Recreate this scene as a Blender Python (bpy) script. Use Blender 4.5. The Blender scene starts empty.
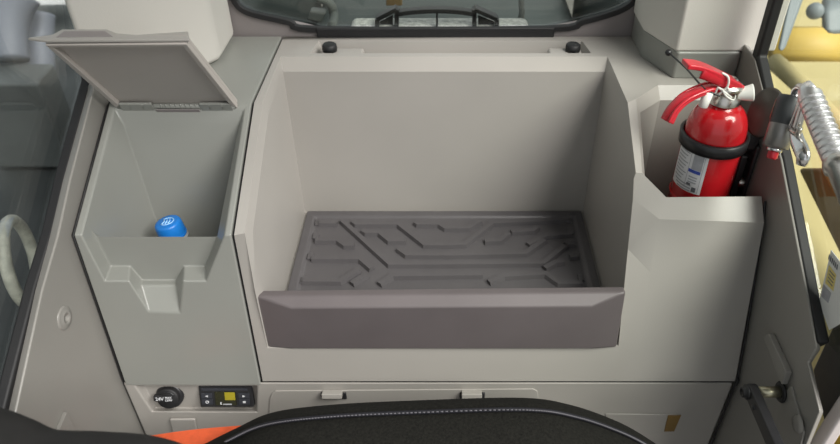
import bpy, bmesh, math, random
from mathutils import Vector, Matrix

# ------------------------------------------------------------------ camera, light, exposure
F_PX, CX, CY = 700.0, 445.0, 222.0
CAM_Z = 0.605
PITCH = math.radians(38.0)
SC = bpy.context.scene
COL = SC.collection

cam = bpy.data.cameras.new('camera')
cam.sensor_width = 36.0
cam.lens = F_PX / 840.0 * 36.0
cam.shift_x = -(CX - 420.0) / 840.0
cam.clip_start = 0.02
cam.dof.use_dof = True
cam.dof.focus_distance = 0.76
cam.dof.aperture_fstop = 7.0
cam_o = bpy.data.objects.new('camera', cam)
cam_o.location = (0, 0, CAM_Z)
cam_o.rotation_euler = (math.pi / 2 - PITCH, 0, 0)
COL.objects.link(cam_o)
SC.camera = cam_o

world = bpy.data.worlds.new('overcast_sky')
SC.world = world
world.use_nodes = True
wn = world.node_tree.nodes
wn['Background'].inputs[0].default_value = (0.93, 0.97, 1.0, 1)
wn['Background'].inputs[1].default_value = 0.60

def lamp(name, kind, energy, loc, target, size=1.0, size_y=None, color=(1, 1, 1)):
    l = bpy.data.lights.new(name, kind)
    l.energy = energy
    l.color = color
    if kind == 'AREA':
        l.shape = 'RECTANGLE'
        l.size = size
        l.size_y = size_y or size
    if kind == 'SUN':
        l.angle = size
    o = bpy.data.objects.new(name, l)
    o.location = loc
    o.rotation_euler = (Vector(target) - Vector(loc)).to_track_quat('-Z', 'Y').to_euler()
    COL.objects.link(o)
    return o

# hazy sun through the open door on the right and the windscreen in front
lamp('hazy_sun', 'SUN', 5.2, (1.35, -0.60, 2.0), (0, 0.6, 0.0), size=math.radians(36), color=(1.0, 0.97, 0.93))

SC.view_settings.view_transform = 'Standard'
SC.view_settings.look = 'None'
SC.view_settings.gamma = 1.0
SC.view_settings.use_curve_mapping = False
SC.view_settings.exposure = 0.1

# ------------------------------------------------------------------ helpers
CP, SP = math.cos(PITCH), math.sin(PITCH)

def P(px, py, x=None, y=None, z=None, d=None):
    """photo pixel + one known coordinate (of the surface it lies on) -> point"""
    u = (px - CX) / F_PX
    v = (py - CY) / F_PX
    dx, dy, dz = u, CP - v * SP, -SP - v * CP
    if x is not None:
        t = x / dx
    elif y is not None:
        t = y / dy
    elif z is not None:
        t = (z - CAM_Z) / dz
    else:
        t = d
    return Vector((dx * t, dy * t, CAM_Z + dz * t))

MATS = {}

def mat(name, color, rough=0.5, metal=0.0, noise=0.0, nscale=40.0, bump=0.0, bscale=400.0, coat=0.0,
        spec=0.5, emit=None, bstretch=None):
    m = bpy.data.materials.new(name)
    m.use_nodes = True
    nt = m.node_tree
    b = nt.nodes['Principled BSDF']
    b.inputs['Base Color'].default_value = (*color, 1)
    b.inputs['Roughness'].default_value = rough
    b.inputs['Metallic'].default_value = metal
    b.inputs['Specular IOR Level'].default_value = spec
    b.inputs['Coat Weight'].default_value = coat
    tc = nt.nodes.new('ShaderNodeTexCoord')
    if noise > 0:
        n = nt.nodes.new('ShaderNodeTexNoise')
        n.inputs['Scale'].default_value = nscale
        n.inputs['Detail'].default_value = 4
        r = nt.nodes.new('ShaderNodeValToRGB')
        r.color_ramp.elements[0].position = 0.3
        r.color_ramp.elements[1].position = 0.7
        r.color_ramp.elements[0].color = (*[c * (1 - noise) for c in color], 1)
        r.color_ramp.elements[1].color = (*[min(1, c * (1 + noise)) for c in color], 1)
        nt.links.new(tc.outputs['Object'], n.inputs['Vector'])
        nt.links.new(n.outputs['Fac'], r.inputs['Fac'])
        nt.links.new(r.outputs['Color'], b.inputs['Base Color'])
    if bump > 0:
        n2 = nt.nodes.new('ShaderNodeTexNoise')
        n2.inputs['Scale'].default_value = bscale
        n2.inputs['Detail'].default_value = 2
        bp = nt.nodes.new('ShaderNodeBump')
        bp.inputs['Strength'].default_value = bump
        bp.inputs['Distance'].default_value = 0.001
        src = tc.outputs['Object']
        if bstretch:
            mp = nt.nodes.new('ShaderNodeMapping')
            mp.inputs['Scale'].default_value = bstretch
            nt.links.new(src, mp.inputs['Vector'])
            src = mp.outputs['Vector']
        nt.links.new(src, n2.inputs['Vector'])
        nt.links.new(n2.outputs['Fac'], bp.inputs['Height'])
        nt.links.new(bp.outputs['Normal'], b.inputs['Normal'])
    if emit:
        b.inputs['Emission Color'].default_value = (*emit[0], 1)
        b.inputs['Emission Strength'].default_value = emit[1]
    MATS[name] = m
    return m

def glass_mat(name, tint, rough=0.0, refl=0.045):
    m = bpy.data.materials.new(name)
    m.use_nodes = True
    nt = m.node_tree
    nt.nodes.clear()
    out = nt.nodes.new('ShaderNodeOutputMaterial')
    mix = nt.nodes.new('ShaderNodeMixShader')
    tr = nt.nodes.new('ShaderNodeBsdfTransparent')
    tr.inputs['Color'].default_value = (*tint, 1)
    gl = nt.nodes.new('ShaderNodeBsdfGlossy')
    gl.inputs['Roughness'].default_value = rough
    lw = nt.nodes.new('ShaderNodeLayerWeight')
    lw.inputs['Blend'].default_value = 0.5
    pw = nt.nodes.new('ShaderNodeMath'); pw.operation = 'POWER'; pw.inputs[1].default_value = 5.0
    fr = nt.nodes.new('ShaderNodeMath'); fr.operation = 'MULTIPLY_ADD'
    fr.inputs[1].default_value = 0.8; fr.inputs[2].default_value = refl
    nt.links.new(lw.outputs['Facing'], pw.inputs[0])
    nt.links.new(pw.outputs[0], fr.inputs[0])
    nt.links.new(fr.outputs[0], mix.inputs[0])
    nt.links.new(tr.outputs[0], mix.inputs[1])
    nt.links.new(gl.outputs[0], mix.inputs[2])
    nt.links.new(mix.outputs[0], out.inputs['Surface'])
    MATS[name] = m
    return m

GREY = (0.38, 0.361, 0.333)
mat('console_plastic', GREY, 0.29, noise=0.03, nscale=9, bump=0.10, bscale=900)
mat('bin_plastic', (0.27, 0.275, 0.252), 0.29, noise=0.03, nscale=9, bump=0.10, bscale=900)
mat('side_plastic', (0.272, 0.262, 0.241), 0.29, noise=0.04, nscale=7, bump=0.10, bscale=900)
mat('pillar_plastic', (0.64, 0.62, 0.57), 0.5, noise=0.02, nscale=6, bump=0.12, bscale=700)
mat('roof_lining', (0.2, 0.2, 0.2), 0.8, noise=0.1, nscale=50)
mat('lid_plastic', (0.47, 0.435, 0.40), 0.5, noise=0.03, nscale=12, bump=0.1, bscale=900)
mat('frame_plastic', (0.25, 0.225, 0.22), 0.5, noise=0.04, nscale=12, bump=0.1, bscale=900)
mat('mat_rubber', (0.088, 0.083, 0.086), 0.36, noise=0.06, nscale=20, bump=0.15, bscale=1200)
mat('lip_plastic', (0.125, 0.108, 0.110), 0.5, noise=0.05, nscale=20, bump=0.12, bscale=1000)
mat('black_rubber', (0.012, 0.012, 0.013), 0.55, bump=0.1, bscale=900)
mat('black_plastic', (0.018, 0.018, 0.02), 0.35, noise=0.2, nscale=60)
mat('black_metal', (0.022, 0.022, 0.024), 0.4, noise=0.15, nscale=80)
mat('red_paint', (0.56, 0.012, 0.018), 0.22, noise=0.05, nscale=15, coat=0.6)
mat('red_handle', (0.60, 0.02, 0.035), 0.3, noise=0.06, nscale=60, coat=0.3)
mat('white_plastic', (0.82, 0.82, 0.78), 0.45, noise=0.03, nscale=30)
mat('label_paper', (0.80, 0.81, 0.83), 0.45, noise=0.03, nscale=50)
mat('print_grey', (0.42, 0.43, 0.46), 0.5, noise=0.1, nscale=200)
mat('print_dark', (0.14, 0.15, 0.17), 0.5, noise=0.3, nscale=300)
mat('print_blue', (0.05, 0.09, 0.42), 0.5, noise=0.1, nscale=200)
mat('blue_cap', (0.012, 0.19, 0.62), 0.35, noise=0.05, nscale=60)
mat('cap_print', (0.35, 0.62, 0.9), 0.4, noise=0.05, nscale=60)
mat('pet', (0.32, 0.34, 0.34), 0.15, noise=0.05, nscale=20)
mat('steel', (0.62, 0.60, 0.56), 0.28, metal=1.0, noise=0.08, nscale=60)
mat('chrome', (0.80, 0.79, 0.80), 0.16, metal=1.0, noise=0.08, nscale=50)
mat('grip_metal', (0.86, 0.85, 0.86), 0.33, metal=0.9, noise=0.06, nscale=90)
mat('brass_pin', (0.50, 0.47, 0.34), 0.32, metal=0.9, noise=0.1, nscale=60)
mat('seat_fabric', (0.010, 0.0097, 0.008), 0.9, spec=0.2, noise=0.45, nscale=420, bump=0.5, bscale=700)
mat('seat_piping', (0.014, 0.014, 0.018), 0.6, spec=0.3, noise=0.15, nscale=200)
mat('stitch', (0.11, 0.105, 0.12), 0.6, noise=0.1, nscale=200)
mat('armrest_vinyl', (0.014, 0.0135, 0.013), 0.7, spec=0.3, noise=0.15, nscale=60)
mat('orange_webbing', (0.78, 0.13, 0.045), 0.6, noise=0.08, nscale=120)
mat('yellow_paint', (0.66, 0.46, 0.10), 0.55, noise=0.10, nscale=4)
mat('cream_paint', (0.60, 0.50, 0.24), 0.6, noise=0.10, nscale=3)
mat('yellow_bright', (0.80, 0.50, 0.02), 0.4, noise=0.05, nscale=10)
mat('brown_paint', (0.20, 0.12, 0.03), 0.5, noise=0.25, nscale=8)
mat('bluegrey_metal', (0.24, 0.28, 0.30), 0.5, noise=0.1, nscale=6)
mat('deck_paint', (0.05, 0.056, 0.056), 0.5, noise=0.2, nscale=6)
mat('dark_machine', (0.05, 0.062, 0.06), 0.5, noise=0.2, nscale=6)
mat('mid_machine', (0.14, 0.152, 0.15), 0.5, noise=0.2, nscale=8)
mat('speckled_deck', (0.62, 0.62, 0.60), 0.6, noise=0.35, nscale=160)
mat('grey_tube', (0.26, 0.28, 0.33), 0.5, noise=0.1, nscale=8)
mat('pale_ring', (0.75, 0.73, 0.62), 0.45, noise=0.3, nscale=60)
mat('white_panel', (0.8, 0.8, 0.8), 0.5, noise=0.03, nscale=10)
mat('site_ground', (0.16, 0.155, 0.14), 0.9, noise=0.25, nscale=2.5, bump=0.3, bscale=30)
mat('door_panel', (0.065, 0.062, 0.062), 0.55, noise=0.1, nscale=40, bump=0.15, bscale=800)
mat('sill_metal', (0.60, 0.55, 0.54), 0.4, noise=0.05, nscale=30)
mat('sticker_white', (0.80, 0.82, 0.80), 0.5, noise=0.03, nscale=40)
mat('sticker_yellow', (0.78, 0.66, 0.22), 0.5, noise=0.05, nscale=40)
mat('button_face', (0.03, 0.032, 0.04), 0.4, noise=0.1, nscale=60)
mat('lcd_dark', (0.02, 0.02, 0.006), 0.2, noise=0.1, nscale=60)
mat('lcd_lit', (0.24, 0.20, 0.01), 0.3, noise=0.1, nscale=150, emit=((0.55, 0.45, 0.02), 0.16))
mat('legend_white', (0.62, 0.63, 0.65), 0.5, noise=0.02, nscale=60)
mat('dark_disc', (0.06, 0.052, 0.046), 0.4, noise=0.15, nscale=30)
mat('cup_grey', (0.075, 0.08, 0.085), 0.45, noise=0.1, nscale=30)
mat('sleeve_metal', (0.30, 0.29, 0.28), 0.35, metal=0.7, noise=0.08, nscale=60)
glass_mat('glass_side', (0.86, 0.88, 0.875), refl=0.07)
glass_mat('glass_clear', (0.90, 0.92, 0.89))

def link(name, me, m=None, parent=None):
    o = bpy.data.objects.new(name, me)
    COL.objects.link(o)
    if m:
        me.materials.append(MATS[m])
    if parent:
        o.parent = parent
    return o

def tag(o, label=None, cat=None, group=None, kind=None):
    if label: o['label'] = label
    if cat: o['category'] = cat
    if group: o['group'] = group
    if kind: o['kind'] = kind
    return o

def empty(name, loc):
    o = bpy.data.objects.new(name, None)
    o.location = loc
    o.empty_display_size = 0.02
    COL.objects.link(o)
    return o

def part(o, root):
    """parent keeping world placement (roots are never rotated or scaled)"""
    o.parent = root
    off = Vector(root.location)
    p = root.parent
    while p:
        off += Vector(p.location)
        p = p.parent
    o.location = Vector(o.location) - off
    return o

def smooth(o):
    for p in o.data.polygons:
        p.use_smooth = True

def bevel(o, w=0.003, seg=3, ang=28):
    b = o.modifiers.new('bevel', 'BEVEL')
    b.width = w
    b.segments = seg
    b.limit_method = 'ANGLE'
    b.angle_limit = math.radians(ang)
    b.harden_normals = True
    smooth(o)
    return o

def shell(name, faces, m, bev=0.003, seg=3, recalc=True):
    """faces: list of point lists; coincident points are welded"""
    bm = bmesh.new()
    vs = {}
    def V(p):
        k = tuple(round(c, 4) for c in p)
        if k not in vs:
            vs[k] = bm.verts.new(p)
        return vs[k]
    for f in faces:
        l = []
        for p in f:
            v = V(p)
            if v not in l:
                l.append(v)
        try:
            bm.faces.new(l)
        except ValueError:
            pass
    if recalc:
        bmesh.ops.recalc_face_normals(bm, faces=bm.faces)
    me = bpy.data.meshes.new(name)
    bm.to_mesh(me)
    bm.free()
    o = link(name, me, m)
    if bev:
        bevel(o, bev, seg)
    return o

def prism(name, poly, vec, m, bev=0.002, seg=2):
    """closed prism: polygon (3-D points) swept by vec"""
    vec = Vector(vec)
    a = [Vector(p) for p in poly]
    b = [p + vec for p in a]
    n = len(a)
    faces = [a, b[::-1]] + [[a[i], a[(i + 1) % n], b[(i + 1) % n], b[i]] for i in range(n)]
    bm = bmesh.new()
    va = [bm.verts.new(p) for p in a]
    vb = [bm.verts.new(p) for p in b]
    bm.faces.new(va)
    bm.faces.new(vb[::-1])
    for i in range(n):
        bm.faces.new([va[i], vb[i], vb[(i + 1) % n], va[(i + 1) % n]])
    bmesh.ops.recalc_face_normals(bm, faces=bm.faces)
    me = bpy.data.meshes.new(name)
    bm.to_mesh(me)
    bm.free()
    o = link(name, me, m)
    if bev:
        bevel(o, bev, seg)
    return o

def box(name, c, s, m, bev=0.002, rot=None, seg=2):
    cx, cy, cz = c
    hx, hy, hz = s[0] / 2, s[1] / 2, s[2] / 2
    o = prism(name, [(-hx, -hy, -hz), (hx, -hy, -hz), (hx, hy, -hz), (-hx, hy, -hz)], (0, 0, 2 * hz), m, bev, seg)
    M = Matrix.Translation(Vector(c))
    if rot is not None:
        M = M @ rot.to_4x4()
    o.data.transform(M)
    return o

def catmull(pts, n=6):
    pts = [Vector(p) for p in pts]
    out = []
    for i in range(len(pts) - 1):
        p0 = pts[max(i - 1, 0)]; p1 = pts[i]; p2 = pts[i + 1]; p3 = pts[min(i + 2, len(pts) - 1)]
        for k in range(n):
            t = k / n
            out.append(0.5 * ((2 * p1) + (p2 - p0) * t + (2 * p0 - 5 * p1 + 4 * p2 - p3) * t * t
                              + (3 * p1 - p0 - 3 * p2 + p3) * t * t * t))
    out.append(pts[-1])
    return out

def tube(name, pts, r, m, seg=10, radii=None, flat=None, closed=False, ref=None):
    """round (or flattened: flat=(a,b)) tube along points"""
    pts = [Vector(p) for p in pts]
    n = len(pts)
    bm = bmesh.new()
    rings = []
    up = Vector(ref) if ref else None
    prev = None
    for i, p in enumerate(pts):
        if closed:
            t = pts[(i + 1) % n] - pts[i - 1]
        else:
            t = pts[min(i + 1, n - 1)] - pts[max(i - 1, 0)]
        t.normalize()
        if up is not None:
            a = up - t * up.dot(t)
        elif prev is None:
            a = t.orthogonal()
        else:
            a = prev - t * prev.dot(t)
        a.normalize()
        prev = a
        b = t.cross(a)
        rr = radii[i] if radii else r
        fa, fb = flat if flat else (1, 1)
        rings.append([bm.verts.new(p + (a * math.cos(2 * math.pi * k / seg) * fa
                                        + b * math.sin(2 * math.pi * k / seg) * fb) * rr) for k in range(seg)])
    m_ = n if closed else n - 1
    for i in range(m_):
        A, B = rings[i], rings[(i + 1) % n]
        for k in range(seg):
            bm.faces.new([A[k], A[(k + 1) % seg], B[(k + 1) % seg], B[k]])
    if not closed:
        bm.faces.new(rings[0][::-1])
        bm.faces.new(rings[-1])
    bmesh.ops.recalc_face_normals(bm, faces=bm.faces)
    me = bpy.data.meshes.new(name)
    bm.to_mesh(me)
    bm.free()
    o = link(name, me, m)
    smooth(o)
    return o

def strip_path(name, pts, n, w, h, m, bev=0.002, top=1.0):
    """rectangular bar along points; n = direction of its height"""
    pts = [Vector(p) for p in pts]
    n = Vector(n).normalized()
    rings = []
    bm = bmesh.new()
    for i, p in enumerate(pts):
        t1 = (pts[i] - pts[i - 1]).normalized() if i > 0 else (pts[1] - pts[0]).normalized()
        t2 = (pts[i + 1] - pts[i]).normalized() if i < len(pts) - 1 else t1
        s = (t1 + t2).normalized().cross(n)
        k = max(0.5, s.dot(t1.cross(n).normalized()))
        s = s.normalized() * (w / 2 / k)
        rings.append([bm.verts.new(q) for q in (p - s, p + s, p + s * top + n * h, p - s * top + n * h)])
    for i in range(len(pts) - 1):
        for k in range(4):
            bm.faces.new([rings[i][k], rings[i][(k + 1) % 4], rings[i + 1][(k + 1) % 4], rings[i + 1][k]])
    bm.faces.new(rings[0][::-1])
    bm.faces.new(rings[-1])
    bmesh.ops.recalc_face_normals(bm, faces=bm.faces)
    me = bpy.data.meshes.new(name)
    bm.to_mesh(me)
    bm.free()
    o = link(name, me, m)
    if bev:
        bevel(o, bev, 2)
    return o

def lathe(name, prof, m, seg=32, M=None, a0=0.0, a1=2 * math.pi):
    bm = bmesh.new()
    full = abs(a1 - a0 - 2 * math.pi) < 1e-6
    cnt = seg if full else seg + 1
    rings = []
    for r, z in prof:
        if r < 1e-6:
            v = bm.verts.new((0, 0, z))
            rings.append([v] * cnt)
        else:
            rings.append([bm.verts.new((r * math.cos(a0 + (a1 - a0) * k / seg), r * math.sin(a0 + (a1 - a0) * k / seg), z))
                          for k in range(cnt)])
    for i in range(len(prof) - 1):
        for k in range(seg):
            k2 = (k + 1) % cnt
            q = [rings[i][k], rings[i][k2], rings[i + 1][k2], rings[i + 1][k]]
            u = []
            for v in q:
                if v not in u:
                    u.append(v)
            if len(u) > 2:
                try:
                    bm.faces.new(u)
                except ValueError:
                    pass
    bmesh.ops.recalc_face_normals(bm, faces=bm.faces)
    me = bpy.data.meshes.new(name)
    bm.to_mesh(me)
    bm.free()
    if M is not None:
        me.transform(M)
    o = link(name, me, m)
    smooth(o)
    return o

def frame(origin, zdir, xdir=(1, 0, 0)):
    z = Vector(zdir).normalized()
    x = Vector(xdir)
    x = (x - z * x.dot(z)).normalized()
    y = z.cross(x)
    M = Matrix((x, y, z)).transposed().to_4x4()
    return Matrix.Translation(Vector(origin)) @ M

def text_mesh(name, s, size, m, M, bold=0.0, extrude=0.0001):
    c = bpy.data.curves.new(name, 'FONT')
    c.body = s
    c.size = size
    c.align_x = 'CENTER'
    c.align_y = 'CENTER'
    c.extrude = extrude
    c.offset = bold
    c.resolution_u = 2
    t = bpy.data.objects.new(name, c)
    COL.objects.link(t)
    dg = bpy.context.evaluated_depsgraph_get()
    me = bpy.data.meshes.new_from_object(t.evaluated_get(dg))
    bpy.data.objects.remove(t)
    me.transform(M)
    me.materials.clear()
    return link(name, me, m)

# ------------------------------------------------------------------ key dimensions (metres, tray floor = 0)
ZT = 0.226                       # console top
YB = 0.895                       # rear wall
LX0, LX1 = -0.378, -0.2178       # bin module
TX0, TX1 = -0.2146, 0.3415       # tray console
WL, WR = -0.3835, 0.3460         # side wall faces
CR = (0.703, ZT)                 # crest
FT = (0.553, 0.156)              # front top
FB = (0.534, -0.050)             # front bottom

def front_y(z):                  # front face of the console
    return FB[0] + (FT[0] - FB[0]) * (z - FB[1]) / (FT[1] - FB[1])

# ------------------------------------------------------------------ setting: ground, floor, walls, windows
g = prism('ground', [(-30, -30, -1.6), (30, -30, -1.6), (30, 30, -1.6), (-30, 30, -1.6)], (0, 0, -0.2), 'site_ground', 0)
tag(g, 'grey earth outside around the cab', kind='structure')
fl = prism('floor', [(-0.46, -0.7, -0.75), (0.46, -0.7, -0.75), (0.46, 0.95, -0.75), (-0.46, 0.95, -0.75)], (0, 0, -0.04), 'black_rubber', 0)
tag(fl, kind='structure')

# left wall: panel below a window sill that falls towards the front
inL = [P(84, 84, x=WL)] + [P(*p, x=WL) for p in ((93, 90), (70, 180), (58, 235), (42, 290), (18, 400))]
d_ = (inL[-1] - inL[-2])
inL = [Vector((WL, 0.92, inL[1].z + 0.004)), Vector((WL, inL[1].y + 0.004, inL[1].z + 0.004))] + inL[1:] + [inL[-1] + d_ * 1.3]
oX = WL - 0.013
outL = [P(*p, x=oX) for p in ((87, 90), (62, 180), (49, 235), (34, 290), (9, 400))]
outL = [inL[0] + Vector((-0.013, 0, 0.0)), outL[0] + Vector((0, 0.004, 0.004))] + outL + [outL[-1] + (outL[-1] - outL[-2]) * 1.3]
low = [Vector((WL, inL[-1].y, -0.75)), Vector((WL, 0.92, -0.75))]
faces = [inL + low]
for i in range(len(inL) - 1):
    faces.append([inL[i], inL[i + 1], outL[i + 1], outL[i]])
    o2 = [p + Vector((-0.002, 0.012, -0.03)) for p in outL]
    faces.append([outL[i], outL[i + 1], o2[i + 1], o2[i]])
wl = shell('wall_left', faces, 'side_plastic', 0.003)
tag(wl, kind='structure')
# plug and small triangular recess on the left panel
c = P(64, 318, x=WL)
pl = lathe('screw_plug', [(0, 0.0005), (0.0035, 0.0005), (0.004, 0.003), (0.0075, 0.0035), (0.010, 0.0012), (0.0115, 0.0018), (0.0125, 0.0)], 'side_plastic', 28,
           frame(c, (1, 0, 0), (0, 1, 0)))
pl.parent = wl
tri = prism('triangle_pad', [P(63, 412, x=WL), P(52, 437, x=WL), P(76, 437, x=WL)], (0.004, 0, 0), 'side_plastic', 0.0006)
tri.parent = wl

def seal_run(name, pts, w, m='black_rubber', h=0.012, n=(1, 0, 0)):
    return strip_path(name, pts, n, w, h, m, 0.003)

XG = WL - 0.022
sl = [P(73.5, -12, x=XG), P(84, 82, x=XG), P(57, 180, x=XG), P(44, 235, x=XG), P(27, 290, x=XG), P(-4, 410, x=XG)]
sl.append(sl[-1] + (sl[-1] - sl[-2]))
sl.insert(0, sl[0] + (sl[0] - sl[1]) * 2)
w1 = shell('window_1', [[p + Vector((-0.002, 0, 0)) for p in sl] + [Vector((XG - 0.002, sl[-1].y, sl[0].z))]], 'glass_side', 0)
so = w1.modifiers.new('solid', 'SOLIDIFY'); so.thickness = 0.004
tag(w1, kind='structure')
q = seal_run('rubber_seal', sl, 0.0150); q.parent = w1

# right wall
inR = [P(*p, x=WR) for p in ((755, 60), (765, 100), (781, 160), (807.5, 300), (816.5, 347))]
edgeR = [P(*p, x=WR) for p in ((808, 362), (820, 411), (806, 446))]
tail = edgeR[-1] + (edgeR[-1] - edgeR[-2]) * 1.5
inR = [Vector((WR, 0.92, inR[0].z + 0.012))] + inR
fr_ = inR + edgeR + [tail]
rpoly = fr_ + [Vector((WR, tail.y, -0.75)), Vector((WR, 0.92, -0.75))]
faces = [rpoly]
outR = [P(*p, x=WR + 0.008) for p in ((758, 58), (769, 100), (786, 160), (813, 300), (821, 349), (812, 363), (824, 412), (809, 448))]
outR = [fr_[0] + Vector((0.008, 0, 0))] + outR + [fr_[-1] + Vector((0.008, 0.003, 0.003))]
o2 = [p + Vector((0.002, 0.012, -0.03)) for p in outR]
for i in range(len(fr_) - 1):
    faces.append([fr_[i], fr_[i + 1], outR[i + 1], outR[i]])
    faces.append([outR[i], outR[i + 1], o2[i + 1], o2[i]])
wr = shell('wall_right', faces, 'side_plastic', 0.0025)
tag(wr, kind='structure')
rb = prism('raised_rib', [P(*p, x=WR) for p in ((769, 336), (775, 333), (793, 372), (788, 385))], (-0.007, 0, 0), 'side_plastic', 0.0015)
rb.parent = wr
rb = prism('raised_panel', [P(*p, x=WR) for p in ((781, 400), (793, 385), (806, 432), (797, 470), (768, 470))], (-0.0025, 0, 0), 'side_plastic', 0.001)
rb.parent = wr
pg = lathe('screw_plug', [(0, 0.0035), (0.002, 0.0035), (0.0075, 0.003), (0.0095, 0.0)], 'side_plastic', 24,
           frame(P(801, 424, x=WR), (-1, 0, 0), (0, 1, 0)) @ Matrix.Translation((0, 0, 0.0025)))
pg.parent = wr

XR2 = WR + 0.014
sr = [P(785, -12, x=XR2), P(764.5, 57, x=XR2), P(774, 100, x=XR2), P(790, 160, x=XR2), P(817, 300, x=XR2), P(827, 345, x=XR2)]
sr.insert(0, sr[0] + (sr[0] - sr[1]) * 2)
srf = sr + [sr[-1] + Vector((0, -0.30, 0.10))]
w2 = shell('window_2', [[p + Vector((0.002, 0, 0)) for p in srf] + [Vector((XR2 + 0.002, srf[-1].y, sr[0].z))]], 'glass_clear', 0)
so = w2.modifiers.new('solid', 'SOLIDIFY'); so.thickness = 0.004
tag(w2, kind='structure')
q = seal_run('rubber_seal', sr, 0.0160, n=(-1, 0, 0)); q.parent = w2

# dark door panel and door sill under the right window
XD = 0.374
dp = prism('door_1', [P(*p, x=XD) for p in ((834, 322), (880, 245), (900, 330), (842, 420), (824, 425), (812, 370))], (0.03, 0, 0), 'door_panel', 0.003)
tag(dp, kind='structure')
ds = prism('trim_3', [P(*p, x=0.366) for p in ((826, 414), (860, 362), (868, 372), (812, 462), (796, 462))], (0.012, 0, 0), 'sill_metal', 0.003)
tag(ds, kind='structure')

# rear wall: brown frame around the rear window
ro = [P(322, 29, y=YB), P(290, 21.5, y=YB), P(256, 14, y=YB), P(243, 8.5, y=YB), P(236.5, 1.5, y=YB), P(233, -8, y=YB)]
rr = [P(546, 28.5, y=YB), P(582, 21, y=YB), P(608, 14, y=YB), P(622, 8.5, y=YB), P(631, 2, y=YB), P(636, -8, y=YB)]
ZTOP = 1.14
ol = [Vector((-0.42, YB, 0.10)), Vector((0.42, YB, 0.10)), Vector((0.42, YB, ZTOP)), Vector((rr[-1].x + 0.02, YB, ZTOP))]
face = ol + rr[::-1] + ro + [Vector((ro[-1].x - 0.02, YB, ZTOP)), Vector((-0.42, YB, ZTOP))]
wrr = shell('wall_rear', [face], 'frame_plastic', 0)
so = wrr.modifiers.new('solid', 'SOLIDIFY'); so.thickness = 0.012; so.offset = 0
tag(wrr, kind='structure')
back = Vector((0, 0.012, 0))
wf = [p + back for p in ([Vector((rr[-1].x + 0.02, YB, ZTOP))] + rr[::-1] + ro + [Vector((ro[-1].x - 0.02, YB, ZTOP))])]
w3 = shell('window_3', [wf], 'glass_clear', 0)
so = w3.modifiers.new('solid', 'SOLIDIFY'); so.thickness = 0.004
tag(w3, kind='structure')
sp = catmull([p + Vector((0, -0.002, 0.002)) for p in (ro[::-1] + rr)], 4)
q = strip_path('rubber_seal', sp, (0, -1, 0), 0.0075, 0.008, 'black_rubber', 0.002); q.parent = w3
bl = P(317, 31.8, y=YB - 0.006); br = P(554, 31.3, y=YB - 0.006)
q = strip_path('rubber_sill', [bl, br], (0, -1, 0), 0.0145, 0.006, 'black_rubber', 0.002); q.parent = w3

# cab roof overhead (out of the picture, it keeps the sky off the console)
rf = prism('ceiling', [(-0.48, -0.05, 1.15), (0.42, -0.05, 1.15), (0.42, 0.96, 1.15), (-0.48, 0.96, 1.15)], (0, 0, 0.05), 'roof_lining', 0.01)
tag(rf, kind='structure')

# corner pillar trims
def pillar(name, foot, z0, z1, m, lean=(0, 0), bv=0.009):
    o = prism(name, [(x, y, z0) for x, y in foot], (lean[0], lean[1], z1 - z0), m, bv, 4)
    tag(o, kind='structure')
    return o
pillar('trim_1', [(-0.278, 0.808), (-0.278, 0.886), (-0.3995, 0.886), (-0.3995, 0.716), (-0.345, 0.735), (-0.300, 0.775)], ZT + 0.001, 1.15, 'pillar_plastic')
t2 = pillar('trim_2', [(0.2445, 0.826), (0.2445, 0.886), (0.385, 0.886), (0.385, 0.765), (0.269, 0.765)], ZT + 0.033, 1.15, 'pillar_plastic', bv=0.003)
st = prism('pillar_foot', [(0.247, 0.824, ZT - 0.001), (0.247, 0.886, ZT - 0.001), (0.3455, 0.886, ZT - 0.001), (0.3455, 0.763, ZT - 0.001), (0.271, 0.763, ZT - 0.001)], (0, 0, 0.0345), 'bin_plastic', 0.003)
st.parent = t2

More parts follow.
